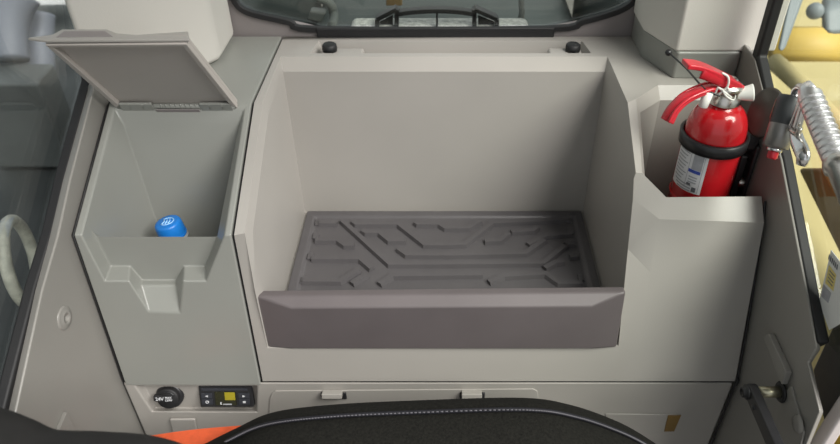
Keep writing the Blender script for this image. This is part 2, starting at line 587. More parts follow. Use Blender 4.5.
# ------------------------------------------------------------------ left storage bin module
def bin_module():
    Xa, Xb = LX0, LX1
    OL, OR = -0.370, -0.2245
    V = lambda x, yz: Vector((x, yz[0], yz[1]))
    yb0 = 0.696
    def slope(y):
        return FT[1] + (CR[1] - FT[1]) * (y - FT[0]) / (CR[0] - FT[0])
    OB = (yb0, slope(yb0))
    YR = 0.571
    def o(px, py):
        # on the outer front face
        p = P(px, py, y=0.548)
        return P(px, py, y=front_y(p.z))
    r = lambda px, py: P(px, py, y=YR)
    mid = lambda px, py: P(px, py, y=0.561)
    Obl, Obr = V(OL, OB), V(OR, OB)
    Ofl, Ofr = V(OL, FT), V(OR, FT)
    Ifl, Ifr = r(96, 236), r(217, 236)
    Ibl, Ibr = Vector((-0.361, 0.688, 0.206)), Vector((-0.232, 0.688, 0.206))
    o1, o2, o3, o4, o5, o6 = o(105, 281), o(129, 281), o(149, 312), o(180, 313), o(183, 281), o(206, 281)
    r1, r2, r3, r4, r5, r6 = r(111, 266), r(130, 266), r(142, 280), r(176, 280), r(184, 266), r(205, 266)
    m1, m2 = mid(141, 285), mid(176, 285)
    T0a, T0b = Vector((Xa, 0.886, ZT)), Vector((Xb, 0.886, ZT))
    C0a, C0b = V(Xa, CR), V(Xb, CR)
    Fa, Fb = V(Xa, FT), V(Xb, FT)
    Ga, Gb = Vector((Xa, FB[0] - 0.0006, -0.0575)), Vector((Xb, FB[0] - 0.0006, -0.0575))
    dn = Vector((0, 0.002, 0))
    faces = [
        [T0a, T0b, C0b, C0a],
        [C0a, C0b, Obr, Obl],
        [C0a, Obl, Ofl, Fa], [C0b, Fb, Ofr, Obr],
        [Obl, Obr, Ibr, Ibl], [Obl, Ibl, Ifl, Ofl], [Obr, Ofr, Ifr, Ibr],
        [Fa, Ofl, o1, o2, o3, o4, o5, o6, Ofr, Fb, Gb, Ga],
        [Ifl, Ifr, r6, r5, r4, r3, r2, r1],
        [Ofl, Ifl, r1, o1], [o1, r1, r2, o2],
        [o2, r2, r3, m1], [o2, m1, o3], [r3, r4, m2, m1], [m1, m2, o4, o3],
        [r4, r5, o5, m2], [m2, o5, o4], [r5, r6, o6, o5], [r6, Ifr, Ofr, o6],
        [Ga, Gb, Gb + dn, Ga + dn],
        [Fa, Ga, Ga + dn, T0a + Vector((0, 0, -0.27)), T0a, C0a], [Fb, C0b, T0b, T0b + Vector((0, 0, -0.27)), Gb + dn, Gb],
    ]
    zb = -0.13
    cav = [Ifl, Ifr, Ibr, Ibl]
    cavb = [Vector((Ifl.x + 0.006, Ifl.y + 0.004, zb)), Vector((Ifr.x - 0.004, Ifr.y + 0.004, zb)),
            Vector((Ibr.x - 0.004, 0.684, zb)), Vector((Ibl.x + 0.006, 0.684, zb))]
    for i in range(4):
        j = (i + 1) % 4
        faces.append([cav[i], cav[j], cavb[j], cavb[i]])
    faces.append(cavb)
    root = empty('storage_bin', (-0.30, 0.62, -0.05))
    tag(root, 'grey moulded storage bin with its lid raised, left of the open tray', 'storage bin')
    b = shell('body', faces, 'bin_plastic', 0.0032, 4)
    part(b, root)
    # lid
    Hl, Hr = Vector((-0.368, 0.700, 0.226)), Vector((-0.2325, 0.700, 0.226))
    y1 = 0.6216
    Tl, Tr = P(46, 40.5, y=y1), P(187, 39.5, y=y1)
    nrm = (Hr - Hl).cross(Tl - Hl).normalized()
    if nrm.y > 0:
        nrm = -nrm                     # towards the camera (underside of the lid)
    bk = -nrm * 0.005
    lid = prism('lid', [Hl, Hr, Tr, Tl], bk, 'lid_plastic', 0.0015)
    part(lid, root)
    def inset(a, b_, c, d, k):
        cc = (a + b_ + c + d) / 4
        return [p + (cc - p).normalized() * k for p in (a, b_, c, d)]
    ins = [Hl + (Hr - Hl) * 0.045 + (Tl - Hl) * 0.05, Hr + (Hl - Hr) * 0.045 + (Tr - Hr) * 0.05,
           Tr + (Tl - Tr) * 0.04 + (Hr - Tr) * 0.035, Tl + (Tr - Tl) * 0.04 + (Hl - Tl) * 0.035]
    out = [Hl, Hr, Tr, Tl]
    up = nrm * 0.005
    fs = []
    for i in range(4):
        j = (i + 1) % 4
        if i == 0:
            continue
        fs += [[out[i] + up, out[j] + up, ins[j] + up, ins[i] + up], [ins[i] + up, ins[j] + up, ins[j], ins[i]],
               [out[i], out[j], out[j] + up, out[i] + up]]
    rim = shell('lid_rim', fs, 'lid_plastic', 0.001)
    part(rim, lid)
    # front flap with its finger tongue, folded back over the top edge
    zf = Tl.z + 0.003
    fl_ = prism('lid_flap', [P(*p, z=zf) for p in ((46, 40), (27, 37.5), (52, 34.5), (62, 29), (107, 29), (117, 33), (137, 34.5), (188, 31), (189, 39))],
                (0, 0, -0.003), 'console_plastic', 0.001)
    part(fl_, lid)
    sc = prism('scoop_shade', [P(*p, z=zf + 0.0004) for p in ((56, 37), (64, 31), (105, 31), (113, 36.5))], (0, 0, -0.001), 'frame_plastic', 0.0003)  # thin brown plate; the scoop's shade is put into its colour
    part(sc, lid)
    # hinge along the back of the opening
    up_ = (Tl - Hl).normalized()
    def hp(px, k=0.0, n=0.0):
        t = (px - 117) / 123
        return Hl + (Hr - Hl) * t + up_ * k + nrm * n
    h = empty('hinge', Hl); h.location = (0, 0, 0)
    bpy.data.objects.remove(h)
    hinge = tube('hinge', [hp(120, 0.001, 0.003), hp(238, 0.001, 0.003)], 0.0032, 'bin_plastic', 12)
    part(hinge, root)
    for a_, b_ in ((123, 156), (204, 236)):
        k = prism('hinge_leaf', [hp(a_, 0.009, 0.002), hp(b_, 0.009, 0.002), hp(b_, -0.008, 0.006), hp(a_, -0.008, 0.006)], nrm * 0.003, 'bin_plastic', 0.0008)
        part(k, hinge)
        for s in (0.3, 0.7):
            p0 = hp(a_ + (b_ - a_) * s, 0.009, 0.004)
            k = tube('hinge_rib', [p0, p0 - up_ * 0.007 + nrm * 0.002], 0.0011, 'bin_plastic', 6)
            part(k, hinge)
    k = prism('slot_dark_strip', [hp(158, 0.002, 0.007), hp(202, 0.002, 0.007), hp(202, -0.012, 0.010), hp(158, -0.012, 0.010)], nrm * 0.001, 'frame_plastic', 0.0003)  # raised dark strip; its colour stands for the shade in the slot
    part(k, hinge)
    for i in range(8):
        p0 = hp(164 + i * 5.0, 0.006, 0.003)
        k = tube('hinge_rib', [p0, p0 - up_ * 0.006 + nrm * 0.003], 0.0011, 'bin_plastic', 6)
        part(k, hinge)
    k = lathe('stop_peg', [(0, 0.004), (0.002, 0.0035), (0.0026, 0.0), (0.0026, -0.004)], 'white_plastic', 12,
              Matrix.Translation(hp(157, -0.010, 0.006)))
    part(k, hinge)
    return root
bin_module()

# water bottle standing in the bin
bc = P(171, 230, d=0.818)
axis = Vector((-0.16, 0.03, 1)).normalized()
bot = empty('water_bottle', bc - axis * 0.20)
tag(bot, 'clear plastic bottle with a blue screw cap standing in the bin', 'bottle')
Mb = frame(bc, axis)
part(lathe('bottle_body', [(0, -0.20), (0.030, -0.20), (0.033, -0.19), (0.033, -0.16), (0.031, -0.15), (0.033, -0.14), (0.033, -0.075), (0.024, -0.045), (0.0135, -0.028), (0.0128, -0.014), (0.0165, -0.013), (0.0165, -0.010), (0.0125, -0.009), (0.0125, 0.0), (0, 0.0)], 'pet', 32, Mb), bot)
cap = part(lathe('bottle_cap', [(0.0155, -0.008), (0.0158, 0.0), (0.0152, 0.0095), (0.0140, 0.0118), (0.0118, 0.0125), (0, 0.0122)], 'blue_cap', 36, Mb), bot)
part(tube('cap_emblem', [Mb @ Vector((0.008 * math.cos(t), 0.007 * math.sin(t), 0.0125)) for t in [i * math.pi / 8 for i in range(-6, 7)]], 0.0007, 'cap_print', 6), cap)
for dx in (-0.0035, 0.0, 0.0035):
    part(tube('cap_emblem', [Mb @ Vector((dx - 0.001, -0.0045, 0.0125)), Mb @ Vector((dx, 0.0, 0.0125)), Mb @ Vector((dx - 0.001, 0.0045, 0.0125))], 0.0008, 'cap_print', 6), cap)
bands = [tube('cap_band', [Mb @ Vector((0.0157 * math.cos(i * math.pi / 18), 0.0157 * math.sin(i * math.pi / 18), -0.0055)) for i in range(36)], 0.0006, 'blue_cap', 6, closed=True)]
part(bands[0], cap)

# ------------------------------------------------------------------ central tray console with the extinguisher pocket
def tray_console():
    V = Vector
    X0, X1 = TX0, TX1
    yE = 0.886
    gy0, gy1, gz = 0.834, 0.872, ZT - 0.024
    gl, gr = -0.172, 0.186
    A0, A1, A2, A3 = V((-0.2075, 0.824, ZT)), V((-0.2055, 0.703, ZT)), V((-0.2045, 0.556, 0.156)), V((-0.203, 0.544, 0.085))
    A4 = V((-0.2015, 0.538, 0.003))
    B0, B1, B2, B3 = V((-0.2025, 0.806, 0.214)), V((-0.200, 0.700, 0.213)), V((-0.199, 0.566, 0.151)), V((-0.1985, 0.556, 0.085))
    B4 = V((-0.1985, 0.550, 0.003))
    R0, R1, R2 = V((0.205, 0.824, ZT)), V((0.2055, 0.703, ZT)), V((0.2040, 0.622, 0.186))
    S0, S1, S2 = V((0.2005, 0.806, 0.214)), V((0.2015, 0.700, 0.213)), V((0.2030, 0.622, 0.178))
    P0, P1, P2 = V((0.217, 0.712, ZT)), V((0.250, 0.746, ZT)), V((X1, 0.746, ZT))
    C1, C2, C3 = V((0.2115, 0.624, 0.184)), V((0.2376, 0.609, 0.1630)), V((X1, 0.612, 0.1620))
    Q0, Q1, Q2 = V((0.2225, 0.706, 0.212)), V((0.2525, 0.735, 0.212)), V((X1, 0.735, 0.212))
    QC1, QC2, QC3 = V((0.2165, 0.625, 0.175)), V((0.2405, 0.6140, 0.1560)), V((X1, 0.617, 0.1550))
    F1, F2, F3, F4 = V((0.2045, 0.616, 0.156)), P(659, 219, y=0.591), P(650, 272, y=0.573), V((0.2010, 0.588, 0.108))
    G1 = V((X1, 0.590, 0.143))
    E1, E2 = V((0.1975, 0.541, 0.003)), V((0.1965, 0.552, 0.003))
    fb = lambda x: V((x, FB[0], FB[1]))
    fl_l, fl_r = V((-0.1985, 0.550, 0.0)), V((0.1965, 0.552, 0.0))
    fbl, fbr = V((-0.200, 0.798, 0.0)), V((0.1975, 0.798, 0.0))
    O0, O1, O2 = V((X0, yE, ZT)), V((X0, 0.703, ZT)), V((X0, FT[0], FT[1]))
    ga, gb, gc, gd = V((gl, gy0, ZT)), V((gr, gy0, ZT)), V((gr - 0.006, gy1, ZT)), V((gl + 0.006, gy1, ZT))
    ha, hb, hc, hd = V((gl + 0.006, gy0, gz)), V((gr - 0.006, gy0, gz)), V((gr - 0.016, gy1 - 0.006, gz)), V((gl + 0.016, gy1 - 0.006, gz))
    faces = [
        # top around the groove
        [O0, V((X1, yE, ZT)), V((X1, gy1, ZT)), gc, gd, V((X0, gy1, ZT))],
        [V((X0, gy1, ZT)), gd, ga, V((X0, gy0, ZT))],
        [gc, V((X1, gy1, ZT)), V((X1, gy0, ZT)), gb],
        [V((X0, gy0, ZT)), ga, gb, R0, A0, V((X0, 0.824, ZT))],
        [gb, V((X1, gy0, ZT)), V((X1, 0.824, ZT)), R0],
        [ga, gb, hb, ha], [gb, gc, hc, hb], [gc, gd, hd, hc], [gd, ga, ha, hd], [ha, hb, hc, hd],
        # left rim
        [V((X0, 0.824, ZT)), A0, A1, O1], [O1, A1, A2, O2], [O2, A2, A3, A4, V((-0.2005, FB[0], FB[1])), fb(X0)],
        # inner chamfers
        [A0, R0, S0, B0], [A0, B0, B1, A1], [A1, B1, B2, A2], [A2, B2, B3, A3], [A3, B3, B4, A4],
        [R0, R1, S1, S0], [R1, R2, S2, S1],
        # tray walls and floor
        [B0, S0, fbr, fbl], [B0, fbl, fl_l, B3, B2, B1], [S0, S1, S2, F1, F4, fl_r, fbr], [fl_l, fbl, fbr, fl_r],
        # sill and front
        [A4, B4, E2, E1], [A4, E1, fb(0.198), fb(-0.2005)], [B4, fl_l, fl_r, E2],
        [E1, E2, F4], [E1, F4, F3, fb(F3.x), fb(0.198)], [F3, F2, G1, fb(X1), fb(F3.x)],
        [F1, F2, F3, F4], [C1, C2, F2, F1], [C2, C3, G1, F2], [R2, C1, F1, S2],
        # right of the tray
        [R0, V((X1, 0.824, ZT)), P2, P1, P0, R1], [R1, P0, C1, R2],
        [P0, P1, Q1, Q0], [P1, P2, Q2, Q1], [P0, Q0, QC1, C1], [C1, QC1, QC2, C2], [C2, QC2, QC3, C3],
        # bottom return and outer sides
        [fb(X0), fb(X1), fb(X1) + V((0, 0.03, 0)), fb(X0) + V((0, 0.03, 0))],
        [C3, G1, fb(X1), V((X1, 0.56, -0.05)), V((X1, 0.64, -0.05)), V((X1, 0.62, 0.15)), QC3],
        [O0, O1, O2, fb(X0), V((X0, yE, FB[1]))],
    ]
    zb = -0.03
    loop = [QC3, QC2, QC1, Q0, Q1, Q2]
    low = [V((p.x, p.y, zb)) for p in loop]
    for i in range(5):
        faces.append([loop[i], loop[i + 1], low[i + 1], low[i]])
    faces.append(low)
    root = empty('tray_console', (0.0, 0.68, -0.05))
    tag(root, 'light grey moulded rear console with a deep open tray and an extinguisher pocket', 'console')
    b = shell('body', faces, 'console_plastic', 0.0042, 4)
    part(b, root)
    for x in (-0.139, 0.165):
        k = box('fixing_pad', (x + (0.012 if x < 0 else -0.010), 0.848, gz + 0.0105), (0.044, 0.022, 0.021), 'console_plastic', 0.004)
        part(k, root)
    return gz, root
gz, CONSOLE = tray_console()
for px, lab in ((330, 'black round rubber knob at the left end of the rear groove'), (572.5, 'black round rubber knob at the right end of the rear groove')):
    c = P(px, 54, y=0.846)
    k = lathe('rubber_knob', [(0, 0.0095), (0.0075, 0.0095), (0.0092, 0.0080), (0.0098, 0.004), (0.0094, 0.0), (0, 0)], 'black_rubber', 28, Matrix.Translation((c.x, 0.848, gz + 0.0211)))
    tag(k, lab, 'knob', 'rubber knobs behind the tray')

# ------------------------------------------------------------------ ribbed mat in the tray
def tray_mat():
    root = empty('tray_mat', (0, 0.68, 0))
    tag(root, 'dark grey rubber mat with raised angular ribs on the tray floor', 'mat')
    x0, x1, y0, y1 = -0.1955, 0.1935, 0.5575, 0.7925
    w = 0.011
    h0, h1 = 0.003, 0.0065
    O = [(x0, y0), (x1, y0), (x1, y1), (x0, y1)]
    I = [(x0 + w, y0 + w), (x1 - w, y0 + w), (x1 - w, y1 - w), (x0 + w, y1 - w)]
    I2 = [(x0 + w + 0.004, y0 + w + 0.004), (x1 - w - 0.004, y0 + w + 0.004), (x1 - w - 0.004, y1 - w - 0.004), (x0 + w + 0.004, y1 - w - 0.004)]
    V = lambda p, z: Vector((p[0], p[1], z))
    f = []
    for i in range(4):
        j = (i + 1) % 4
        f += [[V(O[i], 0.0005), V(O[j], 0.0005), V(O[j], h1), V(O[i], h1)], [V(O[i], h1), V(O[j], h1), V(I[j], h1), V(I[i], h1)],
              [V(I[i], h1), V(I[j], h1), V(I2[j], h0), V(I2[i], h0)]]
    f.append([V(p, h0) for p in I2])
    f.append([V(p, 0.0005) for p in O])
    part(shell('mat_base', f, 'mat_rubber', 0.0018, 3), root)
    a = lambda x, y: (280 + x / 4.44, 200 + y / 4.44)
    b = lambda x, y: (440 + x / 4.2, 200 + y / 4.2)
    ribs = [
        [a(172, 113), a(253, 115)],
        [a(275, 104), a(487, 298), a(755, 297), b(435, 277), b(530, 200)],
        [a(322, 108), a(338, 119), a(525, 119), a(642, 211), a(755, 212), b(105, 197), b(220, 108), b(542, 93)],
        [a(366, 148), a(382, 157), a(440, 157), a(485, 194), a(558, 194)],
        [a(526, 230), a(562, 256), a(755, 257), b(358, 236), b(440, 180)],
        [a(155, 191), a(255, 191), a(288, 214), a(328, 214)],
        [a(140, 273), a(355, 274), a(408, 320)],
        [a(100, 372), a(265, 374), a(350, 322)],
        [a(318, 386), a(383, 345)],
        [a(440, 388), a(498, 350), b(180, 326)],
        [a(603, 112), a(612, 119), a(705, 119), a(735, 137), b(120, 129), b(170, 100)],
        [b(300, 146), b(392, 140), b(410, 125)],
        [b(188, 186), b(252, 183), b(290, 152)],
        [b(370, 200), b(445, 162), b(555, 153)],
        [b(520, 198), b(565, 196)],
        [b(440, 300), b(486, 275), b(520, 271)],
        [b(545, 251), b(578, 248)],
        [b(205, 358), b(268, 333), b(445, 323), b(500, 362), b(598, 362)],
    ]
    for path in ribs:
        pts = [P(px, py, z=h0 + 0.001) for px, py in path]
        pts = [p for p in pts if p.y > y0 + w]
        if len(pts) < 2:
            continue
        pts = [Vector((p.x, p.y + 0.0035, h0 - 0.0008)) for p in pts]
        r_ = strip_path('rib', pts, (0, 0, 1), 0.0110, 0.0060, 'mat_rubber', 0, top=0.62)
        part(r_, root)
    # worn end blocks along the two short sides
    for px, py in (a(168, 108), a(158, 168), a(135, 258), a(104, 366), b(540, 92), b(548, 138), b(560, 190), b(572, 240), b(592, 335)):
        c = P(px, py, z=h0)
        part(box('end_block', (c.x, c.y + 0.002, h0 + 0.0012), (0.008, 0.012, 0.0036), 'mat_rubber', 0.0012), root)
tray_mat()

# rubber strip in the gap between console and right wall
gp = catmull([Vector((0.3437, 0.606, 0.160)), Vector((0.3437, 0.592, 0.128)), Vector((0.3435, 0.560, 0.04)), Vector((0.3432, 0.533, -0.05)), Vector((0.3425, 0.533, -0.06)), Vector((0.3415, 0.533, -0.30))], 5)
q = tube('gap_dark_strip', gp, 0.0013, 'black_rubber', 8)
q.parent = wr

for xg, base in ((-0.2162, CONSOLE), (-0.3808, None)):  # black tubes stand in for the shade in these two joints
    gp = [Vector((xg, 0.884, ZT - 0.004)), Vector((xg, 0.704, ZT - 0.004)), Vector((xg, 0.5565, 0.153)), Vector((xg, 0.5375, -0.050)), Vector((xg, 0.538, -0.30 if xg < -0.3 else -0.051))]
    q = tube('gap_dark_strip', gp, 0.0013, 'black_rubber', 6)
    if base:
        part(q, base)
    else:
        q.parent = wl
part(tube('gap_dark_strip', [(LX1, 0.5372, -0.0525), (TX1, 0.5372, -0.0525)], 0.0021, 'black_rubber', 8), CONSOLE)  # black tube paints the shade in the joint under the console

# front retaining lip of the tray
def lip():
    yb_ = 0.5575
    A = [P(255, 296, y=0.5465), P(626, 292, y=0.5465), P(617, 346, y=0.5395), P(268, 346, y=0.5395)]
    B = [P(291, 308, y=0.535), P(592, 306.5, y=0.535), P(589, 348, y=0.536), P(297, 348, y=0.536)]
    zb = 0.0035
    for p in A[2:] + B[2:]:
        p.z = zb
    C = [Vector((p.x, yb_, p.z)) for p in A]
    C[0].z -= 0.002; C[1].z -= 0.002
    f = [B]
    for i in range(4):
        j = (i + 1) % 4
        f += [[A[i], A[j], B[j], B[i]], [C[i], C[j], A[j], A[i]]]
    f.append(C)
    o = shell('tray_lip', f, 'lip_plastic', 0.0022, 3)
    tag(o, 'taupe brown faceted retaining board across the front of the tray', 'board')
lip()

# ------------------------------------------------------------------ lower panel under the console
def lower_panel():
    root = empty('lower_panel', (0, 0.55, -0.7))
    tag(root, 'grey lower panel under the console with control recess and clipped cover', 'panel')
    y = 0.5345
    z1 = FB[1] - 0.0050
    r = lambda px, py, yy=y: P(px, py, y=yy)
    V = Vector
    XL, XR = -0.3805, 0.3405
    TL, TR, BR, BL = V((XL, y, z1)), V((XR, y, z1)), V((XR - 0.006, y - 0.004, -0.70)), V((XL, y - 0.004, -0.70))
    # control recess
    a0, a1, a2, a3 = r(137, 391), r(152, 411.5), r(257, 412), r(259, 391)
    yi = y + 0.010
    b0, b1, b2, b3 = r(146, 391, yi), r(156, 408, yi), r(254, 408.5, yi), r(255, 391, yi)
    for p in (a0, a3, b0, b3):
        p.z = z1 - 0.004
    f = [[TL, TR, BR, BL][0:0]]
    f = [[TL, a0, a1, a2, a3, TR, BR, BL], [TL, TR, a3, a0],
         [a0, b0, b1, a1], [a1, b1, b2, a2], [a2, b2, b3, a3], [a3, b3, b0, a0], [b0, b1, b2, b3]]
    k = V((0, 0.03, 0))
    f += [[TL, TR, TR + k, TL + k], [TL, BL, BL + k, TL + k], [TR, BR, BR + k, TR + k]]
    part(shell('panel_body', f, 'console_plastic', 0.002, 2), root)
    # cover with rounded corner, a hair proud
    pts = [(270, 398), (272, 393), (276, 390), (533, 388), (537, 390), (538, 394), (541, 470), (266, 470)]
    cv = prism('access_cover', [r(px, py) for px, py in pts], (0, -0.0016, 0), 'console_plastic', 0.0012)
    part(cv, root)
    for px in (333, 471.5):
        c = r(px, 391.5)
        q = box('clip', (c.x, y - 0.006, c.z + 0.002), (0.024, 0.010, 0.007), 'console_plastic', 0.0012, Matrix.Rotation(math.radians(-18), 3, 'X'))
        part(q, cv)
        q = box('clip_shadow', (c.x + 0.001, y - 0.0022, c.z - 0.0050), (0.030, 0.003, 0.011), 'black_plastic', 0.0008)  # black plate drawn for the dark shadow round the clip
        part(q, cv)
    q = prism('moulded_pocket', [r(*p) for p in ((605, 413), (681, 414), (672, 432), (612, 440))], (0, -0.0015, 0), 'console_plastic', 0.001)
    part(q, root)
    q = prism('pocket_shade_strip', [r(*p, y - 0.0015) for p in ((668, 415), (681, 415), (674, 431), (664, 431))], (0, -0.001, 0), 'brown_paint', 0.0003)  # brown strip painting the shade at the right side of the pocket
    q.name = 'shade_strip'
    part(q, root)
    q = prism('moulded_block', [r(*p) for p in ((170, 417), (196, 417), (204, 460), (180, 460))], (0, -0.004, 0), 'console_plastic', 0.002)
    part(q, root)
    return yi
YI = lower_panel()

def tilt_up(root, c, deg):
    M = Matrix.Translation(Vector(c)) @ Matrix.Rotation(math.radians(-deg), 4, 'X') @ Matrix.Translation(-Vector(c))
    for ch in list(root.children) + [g for c_ in root.children for g in c_.children]:
        ch.data.transform(M)

# socket cap
def socket():
    c = P(169, 397.5, y=YI - 0.006)
    root = empty('power_socket', (c.x, YI, c.z))
    tag(root, 'round black power socket cover marked 24V on the lower panel', 'socket')
    M = frame((c.x, YI + 0.0002, c.z), (0, -1, 0), (1, 0, 0))
    part(lathe('socket_ring', [(0.0165, 0.0), (0.0165, 0.004), (0.0145, 0.0055), (0.0, 0.0055)], 'black_plastic', 36, M), root)
    cp = part(lathe('socket_cap', [(0.0138, 0.005), (0.0135, 0.010), (0.0125, 0.0112), (0, 0.0112)], 'black_rubber', 36, M), root)
    tab = box('pull_tab', (c.x - 0.0055, YI - 0.0105, c.z + 0.001), (0.022, 0.005, 0.009), 'black_rubber', 0.0022, Matrix.Rotation(math.radians(4), 3, 'Y'), 3)
    part(tab, root)
    T = Matrix.Translation((0, 0, 0.0128))
    part(text_mesh('lettering', '24V', 0.0062, 'legend_white', M @ T @ Matrix.Translation((-0.0085, 0.0010, 0.0005)), 0.00012), cp)
    part(text_mesh('lettering', 'MAX', 0.0036, 'legend_white', M @ T @ Matrix.Translation((0.0022, 0.0028, 0.0005)), 0.0001), cp)
    part(text_mesh('lettering', '120W', 0.0036, 'legend_white', M @ T @ Matrix.Translation((0.0022, -0.0006, 0.0005)), 0.0001), cp)
    part(tube('moulded_arc', [M @ Vector((0.0095 * math.cos(t), 0.0095 * math.sin(t), 0.0112)) for t in [math.radians(a) for a in range(25, 140, 10)]], 0.0011, 'black_plastic', 6), cp)
    tilt_up(root, (c.x, YI - 0.004, c.z), 22)
socket()

def controller():
    A, B, C, D = [P(*p, y=YI - 0.008) for p in ((197.5, 387), (252.5, 387.5), (254, 409), (200, 409))]
    c = (A + B + C + D) / 4 + Vector((0, 0, -0.0012))
    w, h = 0.0655, 0.0290
    root = empty('heater_controller', (c.x, YI, c.z))
    tag(root, 'small black heater control unit with a yellow display and four buttons', 'controller')
    part(box('housing', (c.x, YI - 0.0035, c.z), (w, 0.0075, h), 'black_plastic', 0.0018), root)
    yf = YI - 0.0075
    part(box('top_lip', (c.x - 0.001, yf - 0.0004, c.z + h * 0.36), (w * 0.86, 0.002, 0.0034), 'button_face', 0.0008), root)
    sc = part(box('display', (c.x - 0.0005, yf - 0.0002, c.z - 0.002), (0.0255, 0.0012, 0.0185), 'lcd_dark', 0.0004), root)
    part(box('lit_field', (c.x + 0.005, yf - 0.0008, c.z + 0.0015), (0.0125, 0.0006, 0.0105), 'lcd_lit', 0.0002), sc)
    part(box('dim_field', (c.x - 0.0065, yf - 0.0007, c.z + 0.0015), (0.0090, 0.0005, 0.0100), 'lcd_dark', 0.0002), sc)
    M = frame((c.x, yf - 0.0011, c.z - 0.0088), (0, -1, 0), (1, 0, 0))
    part(text_mesh('lettering', 'E', 0.0040, 'legend_white', M @ Matrix.Translation((-0.0065, 0.0006, 0)), 0.0002), sc)
    part(box('logo_line', (c.x + 0.0012, yf - 0.0009, c.z - 0.0094), (0.0105, 0.0004, 0.0014), 'print_grey', 0.0001), sc)
    for sx in (-1, 1):
        for iz, sz in enumerate((0.0018, -0.0062)):
            bx = c.x + sx * 0.0225 - 0.0005
            bt = part(box('button', (bx, yf - 0.0004, c.z + sz), (0.0135, 0.0016, 0.0072), 'button_face', 0.0006), root)
            yy = yf - 0.0013
            if iz == 0:
                s = sx
                sym = prism('arrow_symbol', [(bx + s * 0.0018, yy, c.z + sz), (bx - s * 0.0016, yy, c.z + sz + 0.0014), (bx - s * 0.0016, yy, c.z + sz - 0.0014)], (0, -0.0003, 0), 'legend_white', 0)
            elif sx < 0:
                sym = tube('clock_symbol', [Vector((bx + 0.0018 * math.cos(t), yy, c.z + sz + 0.0015 * math.sin(t))) for t in [i * math.pi / 8 for i in range(16)]], 0.0005, 'legend_white', 6, closed=True)
            else:
                sym = box('menu_symbol', (bx, yy, c.z + sz), (0.0034, 0.0004, 0.0026), 'legend_white', 0.0001)
            part(sym, bt)
    tilt_up(root, (c.x, YI - 0.001, c.z), 22)
controller()

